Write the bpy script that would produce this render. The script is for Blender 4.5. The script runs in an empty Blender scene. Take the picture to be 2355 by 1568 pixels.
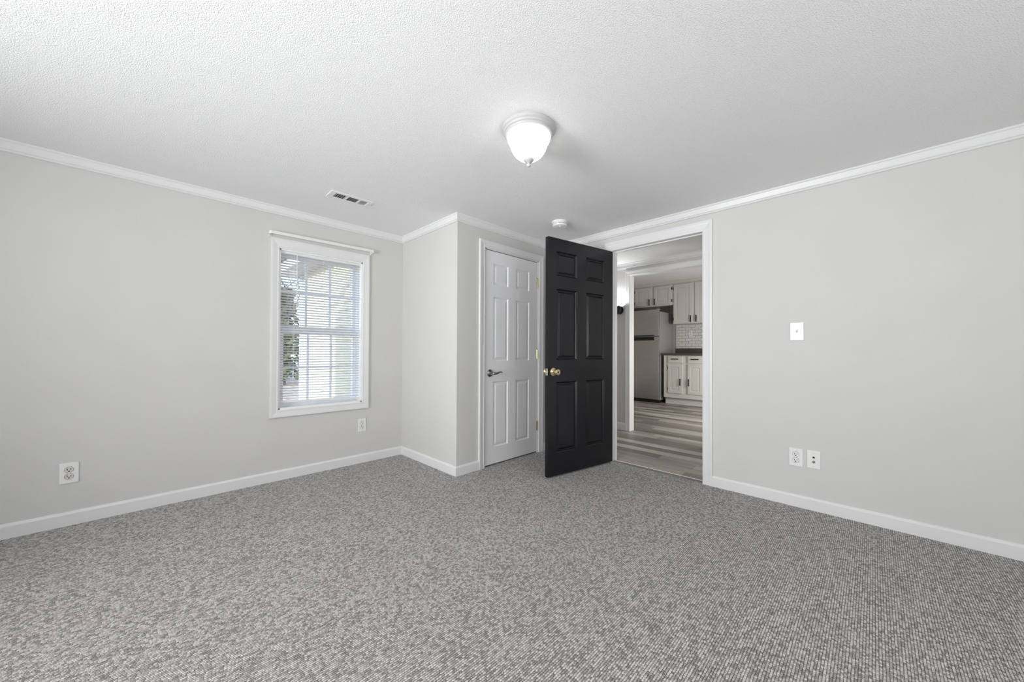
import bpy, bmesh, math, random
from mathutils import Vector, Matrix

S = bpy.context.scene
COL = S.collection
random.seed(7)
PI = math.pi

# ------------------------------------------------------------------ camera
W_PX, F_PX = 2355.0, 835.17
YAW, PITCH, ROLL = math.radians(44.906), math.radians(0.547), math.radians(0.2282)
EYE = Vector((0.0, 0.0, 1.025))
fw = Vector((math.cos(YAW) * math.cos(PITCH), math.sin(YAW) * math.cos(PITCH), math.sin(PITCH)))
rt = Vector((math.sin(YAW), -math.cos(YAW), 0.0))
up = rt.cross(fw)
rt2 = rt * math.cos(ROLL) + up * math.sin(ROLL)
up2 = rt2.cross(fw)
cam_data = bpy.data.cameras.new('camera')
cam = bpy.data.objects.new('camera', cam_data)
COL.objects.link(cam)
cam.matrix_world = Matrix(((rt2.x, up2.x, -fw.x, EYE.x), (rt2.y, up2.y, -fw.y, EYE.y), (rt2.z, up2.z, -fw.z, EYE.z), (0, 0, 0, 1)))
cam_data.sensor_width = 36.0
cam_data.lens = F_PX * 36.0 / W_PX
cam_data.shift_y = 15.977 / W_PX
cam_data.clip_start = 0.02
cam_data.clip_end = 300
S.camera = cam

# ------------------------------------------------------------------ view, sky, sun, daylight
S.view_settings.view_transform = 'Standard'
S.view_settings.look = 'None'
S.view_settings.exposure = 0.2
S.view_settings.gamma = 1.0
S.view_settings.use_curve_mapping = False
S.cycles.use_denoising = True
S.cycles.max_bounces = 10
S.cycles.diffuse_bounces = 7
S.cycles.sample_clamp_indirect = 6.0

world = bpy.data.worlds.new('sky')
S.world = world
world.use_nodes = True
wn = world.node_tree
bg = wn.nodes['Background']
sky = wn.nodes.new('ShaderNodeTexSky')
sky.sky_type = 'NISHITA'
sky.sun_disc = False
sky.sun_elevation = math.radians(35)
sky.sun_rotation = math.radians(200)
wn.links.new(sky.outputs[0], bg.inputs[0])
bg.inputs[1].default_value = 0.7

def lamp(name, kind, loc, direction, energy, color=(1, 1, 1), size=None, size_y=None, spread=None):
    d = bpy.data.lights.new(name, kind)
    d.energy = energy
    d.color = color
    if kind == 'AREA':
        d.shape = 'RECTANGLE'
        d.size, d.size_y = size, size_y
        if spread: d.spread = spread
    elif kind == 'SUN':
        d.angle = math.radians(0.6)
    elif kind == 'POINT':
        d.shadow_soft_size = size
    o = bpy.data.objects.new(name, d)
    COL.objects.link(o)
    o.location = loc
    o.rotation_euler = Vector(direction).to_track_quat('-Z', 'Y').to_euler()
    return o

lamp('sun', 'SUN', (-8, -4, 6), (0.88, 0.405, -0.165), 3.3, (1.0, 0.95, 0.86))
# assumed daylight from an unseen back window; the near-wall lamp is an added fill
lamp('daylight_assumed_window', 'AREA', (-2.08, 1.30, 1.30), (1, -0.02, 0.10), 50, (0.97, 0.985, 1.0), 1.3, 1.5, math.radians(122))
lamp('near_wall_fill', 'AREA', (0.8, -1.68, 1.36), (0.05, 1, 0.4), 21, (0.97, 0.985, 1.0), 1.5, 1.0)
# added fill lamp, unseen, aimed up to brighten the ceiling; a flash is assumed
lamp('ceiling_fill', 'AREA', (-0.55, 0.25, 0.45), (1.7, 1.1, 2.0), 4.8, (0.98, 0.99, 1.0), 0.8, 0.8, math.radians(110))
# added fill lamps, out of view, that brighten the kitchen and the hall
lamp('kitchen_fill', 'AREA', (6.0, 0.40, 1.05), (0, 1, -0.35), 52, (1.0, 0.98, 0.955), 1.2, 1.0)
lamp('hall_fill', 'AREA', (3.8, -1.35, 1.4), (0, 1, 0), 15, (1.0, 0.99, 0.97), 0.7, 1.4)

# ------------------------------------------------------------------ mesh helpers
def new(): return bmesh.new()

def box(bm, x0, x1, y0, y1, z0, z1, bevel=0.0, seg=1):
    vs = [bm.verts.new(p) for p in ((x0, y0, z0), (x1, y0, z0), (x1, y1, z0), (x0, y1, z0), (x0, y0, z1), (x1, y0, z1), (x1, y1, z1), (x0, y1, z1))]
    fs = [bm.faces.new([vs[i] for i in q]) for q in ((3, 2, 1, 0), (4, 5, 6, 7), (0, 1, 5, 4), (1, 2, 6, 5), (2, 3, 7, 6), (3, 0, 4, 7))]
    if bevel:
        es = list({e for f in fs for e in f.edges})
        bmesh.ops.bevel(bm, geom=es, offset=bevel, segments=seg, affect='EDGES', profile=0.5)
    return bm

def lathe(bm, prof, center=(0, 0, 0), axis='z', n=48, a0=0.0, a1=2 * PI):
    """prof: (radius, height) pairs turned about the axis"""
    rings = []
    full = abs(a1 - a0 - 2 * PI) < 1e-6
    m = n if full else n + 1
    for r, h in prof:
        ring = []
        if r < 1e-6:
            ring = [None]
            p = (0, 0, h)
        pts = [(r * math.cos(a0 + (a1 - a0) * k / n), r * math.sin(a0 + (a1 - a0) * k / n), h) for k in range(m)] if r >= 1e-6 else [(0, 0, h)]
        ring = []
        for p in pts:
            if axis == 'y': p = (p[0], p[2], p[1])
            elif axis == 'x': p = (p[2], p[0], p[1])
            ring.append(bm.verts.new((p[0] + center[0], p[1] + center[1], p[2] + center[2])))
        rings.append(ring)
    for A, B in zip(rings, rings[1:]):
        for k in range(m if full else m - 1):
            k2 = (k + 1) % m
            if len(A) == 1 and len(B) == 1: continue
            if len(A) == 1: q = [A[0], B[k], B[k2]]
            elif len(B) == 1: q = [A[k], B[0], A[k2]]
            else: q = [A[k], B[k], B[k2], A[k2]]
            try: bm.faces.new(q)
            except ValueError: pass
    return bm

def tube(bm, pts, radii, n=10, cap=True):
    pts = [Vector(p) for p in pts]
    if not hasattr(radii, '__len__'): radii = [radii] * len(pts)
    rings = []
    for i, p in enumerate(pts):
        t = (pts[min(i + 1, len(pts) - 1)] - pts[max(i - 1, 0)]).normalized()
        a = Vector((0, 0, 1)) if abs(t.z) < 0.9 else Vector((1, 0, 0))
        u = t.cross(a).normalized(); v = t.cross(u)
        rings.append([bm.verts.new(p + (u * math.cos(2 * PI * k / n) + v * math.sin(2 * PI * k / n)) * radii[i]) for k in range(n)])
    for A, B in zip(rings, rings[1:]):
        for k in range(n):
            bm.faces.new([A[k], A[(k + 1) % n], B[(k + 1) % n], B[k]])
    if cap:
        bm.faces.new(rings[0][::-1]); bm.faces.new(rings[-1])
    return bm

def link(name, bm, mat, parent=None, smooth=False, loc=None, weld=True):
    if weld: bmesh.ops.remove_doubles(bm, verts=bm.verts, dist=1e-6)
    bmesh.ops.recalc_face_normals(bm, faces=bm.faces)
    me = bpy.data.meshes.new(name)
    bm.to_mesh(me); bm.free()
    me.materials.append(mat)
    if smooth:
        for f in me.polygons: f.use_smooth = True
        if smooth != 'all':
            try: me.set_sharp_from_angle(angle=math.radians(35))
            except Exception: pass
    o = bpy.data.objects.new(name, me)
    COL.objects.link(o)
    if parent: o.parent = parent
    if loc: o.location = loc
    return o

def tag(o, label=None, cat=None, group=None, kind=None):
    if label: o['label'] = label
    if cat: o['category'] = cat
    if group: o['group'] = group
    if kind: o['kind'] = kind
    return o

def thing(name, label, cat, loc=(0, 0, 0), rz=0.0, group=None, kind=None):
    o = bpy.data.objects.new(name, None)
    COL.objects.link(o)
    o.empty_display_size = 0.05
    o.location = loc
    o.rotation_euler = (0, 0, rz)
    return tag(o, label, cat, group, kind)

def struct(name, bm, mat, label, cat, **k):
    return tag(link(name, bm, mat, **k), label, cat, kind='structure')

def copy_tree(o, parent=None):
    c = o.copy(); COL.objects.link(c)
    c.parent = parent
    for ch in list(o.children): copy_tree(ch, c)
    return c

# ------------------------------------------------------------------ materials
def nodes_of(name):
    m = bpy.data.materials.new(name)
    m.use_nodes = True
    nt = m.node_tree
    return m, nt, nt.nodes['Principled BSDF']

def N(nt, t, **k):
    n = nt.nodes.new(t)
    for a, b in k.items():
        if a.startswith('i_'):
            key = a[2:]
            n.inputs[int(key) if key.isdigit() else key].default_value = b
        else: setattr(n, a, b)
    return n

def M(nt, op, a, b=None, c=None):
    n = nt.nodes.new('ShaderNodeMath'); n.operation = op
    for i, v in enumerate((a, b, c)):
        if v is None: continue
        if isinstance(v, (int, float)): n.inputs[i].default_value = v
        else: nt.links.new(v, n.inputs[i])
    return n.outputs[0]

def coords(nt):
    g = N(nt, 'ShaderNodeNewGeometry')
    s = N(nt, 'ShaderNodeSeparateXYZ')
    nt.links.new(g.outputs['Position'], s.inputs[0])
    return g.outputs['Position'], s.outputs

def ramp(nt, src, stops, interp='LINEAR'):
    r = N(nt, 'ShaderNodeValToRGB')
    r.color_ramp.interpolation = interp
    el = r.color_ramp.elements
    while len(el) > 1: el.remove(el[-1])
    el[0].position, el[0].color = stops[0][0], (*stops[0][1], 1)
    for p, c in stops[1:]:
        e = el.new(p); e.color = (*c, 1)
    nt.links.new(src, r.inputs[0])
    return r.outputs[0]

def bump(nt, b, height, strength, dist):
    n = N(nt, 'ShaderNodeBump')
    n.inputs['Strength'].default_value = strength
    n.inputs['Distance'].default_value = dist
    nt.links.new(height, n.inputs['Height'])
    nt.links.new(n.outputs[0], b.inputs['Normal'])

def paint(name, col, rough=0.5, spec=0.5, noise=None, metal=0.0, var=0.0):
    m, nt, b = nodes_of(name)
    b.inputs['Roughness'].default_value = rough
    b.inputs['Metallic'].default_value = metal
    b.inputs['Specular IOR Level'].default_value = spec
    pos, _ = coords(nt)
    n = N(nt, 'ShaderNodeTexNoise', i_Scale=3.0, i_Detail=3.0)
    nt.links.new(pos, n.inputs['Vector'])
    v = var if var else 0.015
    lo = tuple(c * (1 - v) for c in col); hi = tuple(min(1, c * (1 + v)) for c in col)
    nt.links.new(ramp(nt, n.outputs[0], [(0.3, lo), (0.7, hi)]), b.inputs['Base Color'])
    if noise:
        n2 = N(nt, 'ShaderNodeTexNoise', i_Scale=noise[0], i_Detail=2.0)
        nt.links.new(pos, n2.inputs['Vector'])
        bump(nt, b, n2.outputs[0], noise[1], noise[2])
    return m

WALL = paint('greige_wall_paint', (0.640, 0.632, 0.610), 0.62, 0.3, (260, 0.05, 0.001))
TRIM = paint('white_trim_paint', (0.77, 0.77, 0.77), 0.35, 0.5)
DOORW = paint('white_door_paint', (0.87, 0.87, 0.88), 0.38, 0.5, (180, 0.05, 0.001))
PLASTIC = paint('white_plastic', (0.82, 0.82, 0.81), 0.3, 0.5)
ALMOND = paint('almond_plastic', (0.68, 0.65, 0.58), 0.3, 0.5)
VINYL = paint('white_vinyl', (0.90, 0.90, 0.90), 0.35, 0.5)
SLOT = paint('dark_slot', (0.02, 0.018, 0.016), 0.6, 0.2)
BRASS = paint('polished_brass', (0.78, 0.66, 0.42), 0.2, 0.5, metal=1.0)
NICKEL = paint('satin_nickel', (0.36, 0.34, 0.32), 0.28, 0.5, metal=1.0)
STEEL = paint('plain_steel', (0.5, 0.5, 0.5), 0.35, 0.5, metal=1.0)
BLACKM = paint('black_metal', (0.008, 0.008, 0.009), 0.6, 0.2)
CEILW = paint('flat_white_ceiling', (0.82, 0.82, 0.82), 0.8, 0.2)
CAB = paint('grey_white_cabinet_paint', (0.62, 0.60, 0.575), 0.4, 0.5)
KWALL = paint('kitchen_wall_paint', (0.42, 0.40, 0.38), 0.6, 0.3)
FRSIDE = paint('grey_fridge_enamel', (0.30, 0.29, 0.28), 0.4, 0.5)
DARKGAP = paint('dark_gasket', (0.015, 0.014, 0.013), 0.5, 0.3)
COUNTER = paint('speckled_brown_laminate', (0.085, 0.070, 0.062), 0.35, 0.5, var=0.25)
METALSTRIP = paint('pale_metal_strip', (0.72, 0.70, 0.66), 0.3, 0.5)

def mat_ceiling():
    m, nt, b = nodes_of('popcorn_ceiling')
    b.inputs['Roughness'].default_value = 0.9
    b.inputs['Specular IOR Level'].default_value = 0.1
    b.inputs['Base Color'].default_value = (0.92, 0.92, 0.925, 1)
    pos, _ = coords(nt)
    n = N(nt, 'ShaderNodeTexNoise', i_Scale=215.0, i_Detail=2.5, i_Roughness=0.55)
    nt.links.new(pos, n.inputs['Vector'])
    v = N(nt, 'ShaderNodeTexVoronoi', i_Scale=135.0)
    nt.links.new(pos, v.inputs['Vector'])
    big = N(nt, 'ShaderNodeTexNoise', i_Scale=9.0, i_Detail=1.0)
    nt.links.new(pos, big.inputs['Vector'])
    lump = ramp(nt, n.outputs[0], [(0.46, (0, 0, 0)), (0.66, (1, 1, 1))])
    blob = M(nt, 'SUBTRACT', 0.55, v.outputs['Distance'])
    h = M(nt, 'ADD', M(nt, 'MULTIPLY', lump, 0.8), M(nt, 'MULTIPLY', M(nt, 'MAXIMUM', blob, 0.0), big.outputs[0]))
    bump(nt, b, h, 0.75, 0.0021)
    return m

def mat_carpet():
    """grey looped berber: rows run along X, loops alternate light and dark"""
    m, nt, b = nodes_of('grey_loop_carpet')
    b.inputs['Roughness'].default_value = 1.0
    b.inputs['Specular IOR Level'].default_value = 0.05
    pos, s = coords(nt)
    wob = N(nt, 'ShaderNodeTexNoise', i_Scale=38.0, i_Detail=2.0)
    nt.links.new(pos, wob.inputs['Vector'])
    w = M(nt, 'MULTIPLY', M(nt, 'SUBTRACT', wob.outputs[0], 0.5), 0.0028)
    y = M(nt, 'DIVIDE', M(nt, 'ADD', s[1], w), 0.0080)
    row = M(nt, 'FLOOR', y)
    fy = M(nt, 'SUBTRACT', y, row)
    h1 = N(nt, 'ShaderNodeTexWhiteNoise'); h1.noise_dimensions = '1D'
    nt.links.new(row, h1.inputs['W'])
    x = M(nt, 'ADD', M(nt, 'DIVIDE', M(nt, 'ADD', s[0], w), 0.0098), h1.outputs['Value'])
    cell = M(nt, 'FLOOR', x)
    fx = M(nt, 'SUBTRACT', x, cell)
    cv = N(nt, 'ShaderNodeCombineXYZ')
    nt.links.new(row, cv.inputs[0]); nt.links.new(cell, cv.inputs[1])
    h2 = N(nt, 'ShaderNodeTexWhiteNoise'); h2.noise_dimensions = '2D'
    nt.links.new(cv.outputs[0], h2.inputs['Vector'])
    arch = M(nt, 'MULTIPLY', M(nt, 'POWER', M(nt, 'SINE', M(nt, 'MULTIPLY', fy, PI)), 0.6), M(nt, 'ADD', 0.5, M(nt, 'MULTIPLY', M(nt, 'POWER', M(nt, 'SINE', M(nt, 'MULTIPLY', fx, PI)), 0.6), 0.5)))
    fine = N(nt, 'ShaderNodeTexNoise', i_Scale=330.0, i_Detail=2.0)
    nt.links.new(pos, fine.inputs['Vector'])
    t = M(nt, 'ADD', M(nt, 'MULTIPLY', h2.outputs['Value'], 0.26), M(nt, 'MULTIPLY', fine.outputs[0], 0.74))
    base = ramp(nt, t, [(0.30, (0.17, 0.161, 0.152)), (0.5, (0.53, 0.508, 0.485)), (0.70, (0.86, 0.83, 0.80))])
    gap = N(nt, 'ShaderNodeMix', data_type='RGBA', blend_type='MULTIPLY')
    gap.inputs['Factor'].default_value = 1.0
    nt.links.new(base, gap.inputs['A'])
    nt.links.new(ramp(nt, arch, [(0.0, (0.20, 0.20, 0.20)), (0.75, (1, 1, 1))]), gap.inputs['B'])
    nt.links.new(gap.outputs['Result'], b.inputs['Base Color'])
    bump(nt, b, M(nt, 'ADD', arch, M(nt, 'MULTIPLY', fine.outputs[0], 0.35)), 0.8, 0.004)
    return m

def mat_planks():
    """vinyl planks laid along Y, each plank its own grey-brown tone"""
    m, nt, b = nodes_of('grey_plank_floor')
    b.inputs['Roughness'].default_value = 0.42
    b.inputs['Specular IOR Level'].default_value = 0.35
    pos, s = coords(nt)
    x = M(nt, 'DIVIDE', s[0], 0.125)
    row = M(nt, 'FLOOR', x)
    fx = M(nt, 'SUBTRACT', x, row)
    h1 = N(nt, 'ShaderNodeTexWhiteNoise'); h1.noise_dimensions = '1D'
    nt.links.new(row, h1.inputs['W'])
    y = M(nt, 'ADD', M(nt, 'DIVIDE', s[1], 0.95), M(nt, 'MULTIPLY', h1.outputs['Value'], 7.3))
    col = M(nt, 'FLOOR', y)
    fy = M(nt, 'SUBTRACT', y, col)
    cv = N(nt, 'ShaderNodeCombineXYZ')
    nt.links.new(row, cv.inputs[0]); nt.links.new(col, cv.inputs[1])
    h2 = N(nt, 'ShaderNodeTexWhiteNoise'); h2.noise_dimensions = '2D'
    nt.links.new(cv.outputs[0], h2.inputs['Vector'])
    mp = N(nt, 'ShaderNodeMapping'); mp.inputs['Scale'].default_value = (38, 1.6, 1)
    nt.links.new(pos, mp.inputs['Vector'])
    g = N(nt, 'ShaderNodeTexNoise', i_Scale=1.0, i_Detail=5.0, i_Roughness=0.6)
    nt.links.new(mp.outputs[0], g.inputs['Vector'])
    t = M(nt, 'ADD', M(nt, 'MULTIPLY', h2.outputs['Value'], 0.75), M(nt, 'MULTIPLY', M(nt, 'SUBTRACT', g.outputs[0], 0.5), 0.9))
    c = ramp(nt, t, [(0.0, (0.14, 0.123, 0.112)), (0.4, (0.25, 0.228, 0.21)), (0.7, (0.41, 0.38, 0.35)), (1.0, (0.66, 0.62, 0.58))])
    seam = M(nt, 'MINIMUM', M(nt, 'MINIMUM', fx, M(nt, 'SUBTRACT', 1.0, fx)), M(nt, 'MULTIPLY', M(nt, 'MINIMUM', fy, M(nt, 'SUBTRACT', 1.0, fy)), 7.0))
    mx = N(nt, 'ShaderNodeMix', data_type='RGBA', blend_type='MULTIPLY')
    mx.inputs['Factor'].default_value = 1.0
    nt.links.new(c, mx.inputs['A'])
    nt.links.new(ramp(nt, seam, [(0.0, (0.45, 0.45, 0.45)), (0.03, (1, 1, 1))]), mx.inputs['B'])
    nt.links.new(mx.outputs['Result'], b.inputs['Base Color'])
    return m

def mat_tile():
    m, nt, b = nodes_of('white_subway_tile')
    b.inputs['Roughness'].default_value = 0.2
    pos, s = coords(nt)
    cv = N(nt, 'ShaderNodeCombineXYZ')
    nt.links.new(s[1], cv.inputs[0]); nt.links.new(s[2], cv.inputs[1])
    br = N(nt, 'ShaderNodeTexBrick', i_Scale=1.0)
    br.inputs['Color1'].default_value = (0.74, 0.73, 0.71, 1)
    br.inputs['Color2'].default_value = (0.68, 0.67, 0.65, 1)
    br.inputs['Mortar'].default_value = (0.36, 0.35, 0.34, 1)
    br.inputs['Mortar Size'].default_value = 0.004
    br.inputs['Brick Width'].default_value = 0.13
    br.inputs['Row Height'].default_value = 0.057
    nt.links.new(cv.outputs[0], br.inputs['Vector'])
    nt.links.new(br.outputs['Color'], b.inputs['Base Color'])
    return m

def mat_black_door():
    m, nt, b = nodes_of('black_gloss_door_paint')
    b.inputs['Base Color'].default_value = (0.007, 0.007, 0.011, 1)
    b.inputs['Roughness'].default_value = 0.27
    b.inputs['Specular IOR Level'].default_value = 0.42
    tc = N(nt, 'ShaderNodeTexCoord')
    mp = N(nt, 'ShaderNodeMapping'); mp.inputs['Scale'].default_value = (150, 150, 7)
    nt.links.new(tc.outputs['Object'], mp.inputs['Vector'])
    n = N(nt, 'ShaderNodeTexNoise', i_Scale=1.0, i_Detail=3.0)
    nt.links.new(mp.outputs[0], n.inputs['Vector'])
    bump(nt, b, n.outputs[0], 0.35, 0.0016)
    return m

def mat_steel():
    m, nt, b = nodes_of('brushed_stainless')
    b.inputs['Metallic'].default_value = 0.85
    b.inputs['Roughness'].default_value = 0.36
    pos, s = coords(nt)
    mp = N(nt, 'ShaderNodeMapping'); mp.inputs['Scale'].default_value = (1, 5, 220)
    nt.links.new(pos, mp.inputs['Vector'])
    n = N(nt, 'ShaderNodeTexNoise', i_Scale=1.0, i_Detail=3.0)
    nt.links.new(mp.outputs[0], n.inputs['Vector'])
    nt.links.new(ramp(nt, n.outputs[0], [(0.3, (0.40, 0.385, 0.37)), (0.7, (0.47, 0.455, 0.44))]), b.inputs['Base Color'])
    return m

def mat_emit(name, col, strength, base=(0.9, 0.9, 0.9), facing=False):
    m, nt, b = nodes_of(name)
    b.inputs['Base Color'].default_value = (*base, 1)
    b.inputs['Roughness'].default_value = 0.25
    b.inputs['Emission Color'].default_value = (*col, 1)
    b.inputs['Emission Strength'].default_value = strength
    return m

def mat_glass():
    m = bpy.data.materials.new('window_glass')
    m.use_nodes = True
    nt = m.node_tree
    nt.nodes.remove(nt.nodes['Principled BSDF'])
    out = nt.nodes['Material Output']
    tr = N(nt, 'ShaderNodeBsdfTransparent'); tr.inputs[0].default_value = (0.96, 0.97, 0.97, 1)
    gl = N(nt, 'ShaderNodeBsdfGlossy'); gl.inputs['Roughness'].default_value = 0.02
    mx = N(nt, 'ShaderNodeMixShader'); mx.inputs[0].default_value = 0.06
    nt.links.new(tr.outputs[0], mx.inputs[1]); nt.links.new(gl.outputs[0], mx.inputs[2])
    nt.links.new(mx.outputs[0], out.inputs[0])
    return m

def mat_leafy(name, lo, hi, scale):
    m, nt, b = nodes_of(name)
    b.inputs['Roughness'].default_value = 0.9
    pos, _ = coords(nt)
    n = N(nt, 'ShaderNodeTexNoise', i_Scale=scale, i_Detail=4.0)
    nt.links.new(pos, n.inputs['Vector'])
    nt.links.new(ramp(nt, n.outputs[0], [(0.35, lo), (0.65, hi)]), b.inputs['Base Color'])
    return m

def mat_slat():
    m, nt, b = nodes_of('white_vinyl_slat')
    b.inputs['Base Color'].default_value = (0.86, 0.86, 0.87, 1)
    b.inputs['Roughness'].default_value = 0.4
    t = N(nt, 'ShaderNodeBsdfTranslucent'); t.inputs[0].default_value = (0.85, 0.86, 0.88, 1)
    mx = N(nt, 'ShaderNodeMixShader'); mx.inputs[0].default_value = 0.5
    nt.links.new(b.outputs[0], mx.inputs[1]); nt.links.new(t.outputs[0], mx.inputs[2])
    nt.links.new(mx.outputs[0], nt.nodes['Material Output'].inputs[0])
    return m

SLAT = mat_slat()
CEIL, CARPET, PLANK, TILE = mat_ceiling(), mat_carpet(), mat_planks(), mat_tile()
BLACKDOOR, STAINLESS, GLASS = mat_black_door(), mat_steel(), mat_glass()
FIXW = paint('white_fixture_enamel', (0.52, 0.52, 0.52), 0.35, 0.5)
BOWL = mat_emit('lit_frosted_glass', (1.0, 0.985, 0.96), 3.0)
GLOBE = mat_emit('lit_sconce_glass', (0.95, 0.97, 1.0), 190.0)
SIDING = paint('cream_siding_paint', (0.80, 0.70, 0.50), 0.7, 0.3)
BOARDS = paint('white_exterior_board', (0.72, 0.78, 0.88), 0.6, 0.3)
SOFFIT = paint('grey_soffit', (0.45, 0.45, 0.46), 0.7, 0.3)
SHINGLE = mat_leafy('brown_roof_shingle', (0.10, 0.075, 0.06), (0.22, 0.17, 0.14), 30)
GROUND = mat_leafy('dry_leaf_ground', (0.34, 0.24, 0.16), (0.66, 0.52, 0.38), 6)
BARK = mat_leafy('grey_bark', (0.06, 0.05, 0.045), (0.17, 0.145, 0.125), 25)
NEEDLE = mat_leafy('olive_foliage', (0.035, 0.045, 0.018), (0.17, 0.18, 0.075), 7)

# ------------------------------------------------------------------ dimensions
XR, YL = 3.067, 3.338            # faces of the wall with the doorway and the wall with the window
XC, YC = 1.797, 2.432            # faces of the closet that juts into the corner
XB, YN = -2.20, -1.80            # walls behind the camera
ZC = 2.163
HALL_W, HALL_E = XR + 0.09, 4.40
KX, KZ = 7.95, 2.49              # kitchen back wall and ceiling
DY0, DY1, DZ = 0.949, 1.735, 1.972      # bedroom doorway
CX0, CX1, CZ = 2.094, 2.822, 1.945      # closet doorway
WX0, WX1, WZ0, WZ1 = 0.732, 1.392, 0.556, 1.836
OY0, OY1, OZ = 1.15, 2.236, 2.012       # opening from hall to kitchen

# ------------------------------------------------------------------ room shell
bm = new(); box(bm, XB - .15, XR + .012, YN - .15, YL + .15, -.06, 0)
struct('floor', bm, CARPET, 'grey looped carpet covering the bedroom floor', 'carpet')
bm = new(); box(bm, XR + .012, KX + .1, -1.6, 3.94, -.06, -.001)
struct('floor_hall', bm, PLANK, 'grey-brown plank floor of the hall and kitchen beyond the doorway', 'floor')
bm = new(); box(bm, XB - .15, XR + .05, YN - .15, YL + .16, ZC, ZC + .14)
struct('ceiling', bm, CEIL, 'white popcorn textured ceiling of the bedroom', 'ceiling')
bm = new(); box(bm, XR + .05, HALL_E + .05, -1.6, YL + .16, ZC + .01, ZC + .14)
struct('ceiling_hall', bm, CEILW, 'smooth white ceiling of the hall beyond the doorway', 'ceiling')
bm = new(); box(bm, HALL_E + .06, KX + .1, -1.6, 3.94, KZ, KZ + .1)
struct('ceiling_kitchen', bm, CEILW, 'dim ceiling of the kitchen above the cabinets', 'ceiling')

def wall_hole(plane, a0, a1, z0, z1, t0, t1, h0, h1, hz0, hz1):
    """wall slab along one axis with a rectangular hole"""
    bm = new()
    def add(p0, p1, q0, q1):
        if p1 - p0 < 1e-4 or q1 - q0 < 1e-4: return
        if plane == 'x': box(bm, t0, t1, p0, p1, q0, q1)
        else: box(bm, p0, p1, t0, t1, q0, q1)
    add(a0, h0, z0, z1); add(h1, a1, z0, z1); add(h0, h1, z0, hz0); add(h0, h1, hz1, z1)
    return bm

struct('wall_left', wall_hole('y', XB - .15, XR + .11, 0, ZC + .01, YL, YL + .16, WX0, WX1, WZ0, WZ1), WALL, 'light greige wall with the window', 'wall')
struct('wall_right', wall_hole('x', YN - .15, YL, 0, ZC + .01, XR, HALL_W, DY0, DY1, 0, DZ), WALL, 'light greige wall with the open doorway', 'wall')
bm = new(); box(bm, XC, XC + .1, YC + .1, YL, 0, ZC + .005)
box(bm, XC, XC + .1, YC, YC + .1, 0, ZC + .005)
struct('wall_closet_side', bm, WALL, 'narrow greige side wall of the closet beside the window', 'wall')
struct('wall_closet_front', wall_hole('y', XC + .1, XR, 0, ZC + .005, YC, YC + .1, CX0, CX1, 0, CZ), WALL, 'greige closet wall around the white door', 'wall')
BX, BZ0, BZ1 = (0.55, 1.55), 0.6, 2.1
bm = new(); box(bm, XB - .15, XB, YN - .15, YL, 0, ZC + .01)
struct('wall_back', bm, WALL, 'greige wall behind the camera facing the doorway', 'wall')
bm = new(); box(bm, XB, XR, YN - .15, YN, 0, ZC + .01)
struct('wall_near', bm, WALL, 'greige wall behind the camera facing the window', 'wall')

# hall and kitchen shell
bm = wall_hole('x', -1.6, 3.9, 0, KZ + .02, HALL_E, HALL_E + .11, OY0, OY1, 0, OZ)
struct('wall_hall', bm, WALL, 'greige hall wall with the wide opening to the kitchen', 'wall')
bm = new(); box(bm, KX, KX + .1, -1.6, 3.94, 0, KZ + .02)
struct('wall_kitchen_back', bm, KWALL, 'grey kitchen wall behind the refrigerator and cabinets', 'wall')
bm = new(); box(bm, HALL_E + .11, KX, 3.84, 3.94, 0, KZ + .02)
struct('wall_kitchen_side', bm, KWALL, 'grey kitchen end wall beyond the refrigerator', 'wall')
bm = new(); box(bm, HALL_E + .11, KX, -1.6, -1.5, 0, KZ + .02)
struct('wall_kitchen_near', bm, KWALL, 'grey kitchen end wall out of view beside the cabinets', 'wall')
bm = new(); box(bm, HALL_W, HALL_E, YL, YL + .16, 0, ZC + .02)
struct('wall_hall_far', bm, WALL, 'end wall of the hall behind the black door', 'wall')
bm = new(); box(bm, HALL_W, HALL_E, -1.6, -1.5, 0, ZC + .02)
struct('wall_hall_near', bm, WALL, 'end wall of the hall out of view', 'wall')

# ------------------------------------------------------------------ mouldings
def sweep(path, prof):
    """one bmesh per straight run; the room lies to the right of the walking direction"""
    P = [Vector(p) for p in path]
    nrm = []
    for a, b in zip(P, P[1:]):
        d = (b - a).normalized(); nrm.append(Vector((d.y, -d.x)))
    offs = []
    for i in range(len(P)):
        if i == 0: offs.append(nrm[0])
        elif i == len(P) - 1: offs.append(nrm[-1])
        else: offs.append((nrm[i - 1] + nrm[i]) / (1 + nrm[i - 1].dot(nrm[i])))
    out = []
    for i in range(len(P) - 1):
        bm = new()
        r0 = [bm.verts.new((*(P[i] + offs[i] * d), z)) for d, z in prof]
        r1 = [bm.verts.new((*(P[i + 1] + offs[i + 1] * d), z)) for d, z in prof]
        n = len(prof)
        for k in range(n): bm.faces.new([r0[k], r0[(k + 1) % n], r1[(k + 1) % n], r1[k]])
        bm.faces.new(r0); bm.faces.new(r1[::-1])
        out.append(bm)
    return out

def crown_prof(zc): return [(0, zc), (.024, zc), (.024, zc - .010), (.019, zc - .014), (.013, zc - .046), (.016, zc - .049), (.016, zc - .052), (.010, zc - .055), (.012, zc - .060), (.012, zc - .063), (.007, zc - .066), (0, zc - .066)]
BASE = [(0, 0), (.013, 0), (.013, .066), (.007, .078), (0, .080)]

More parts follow.
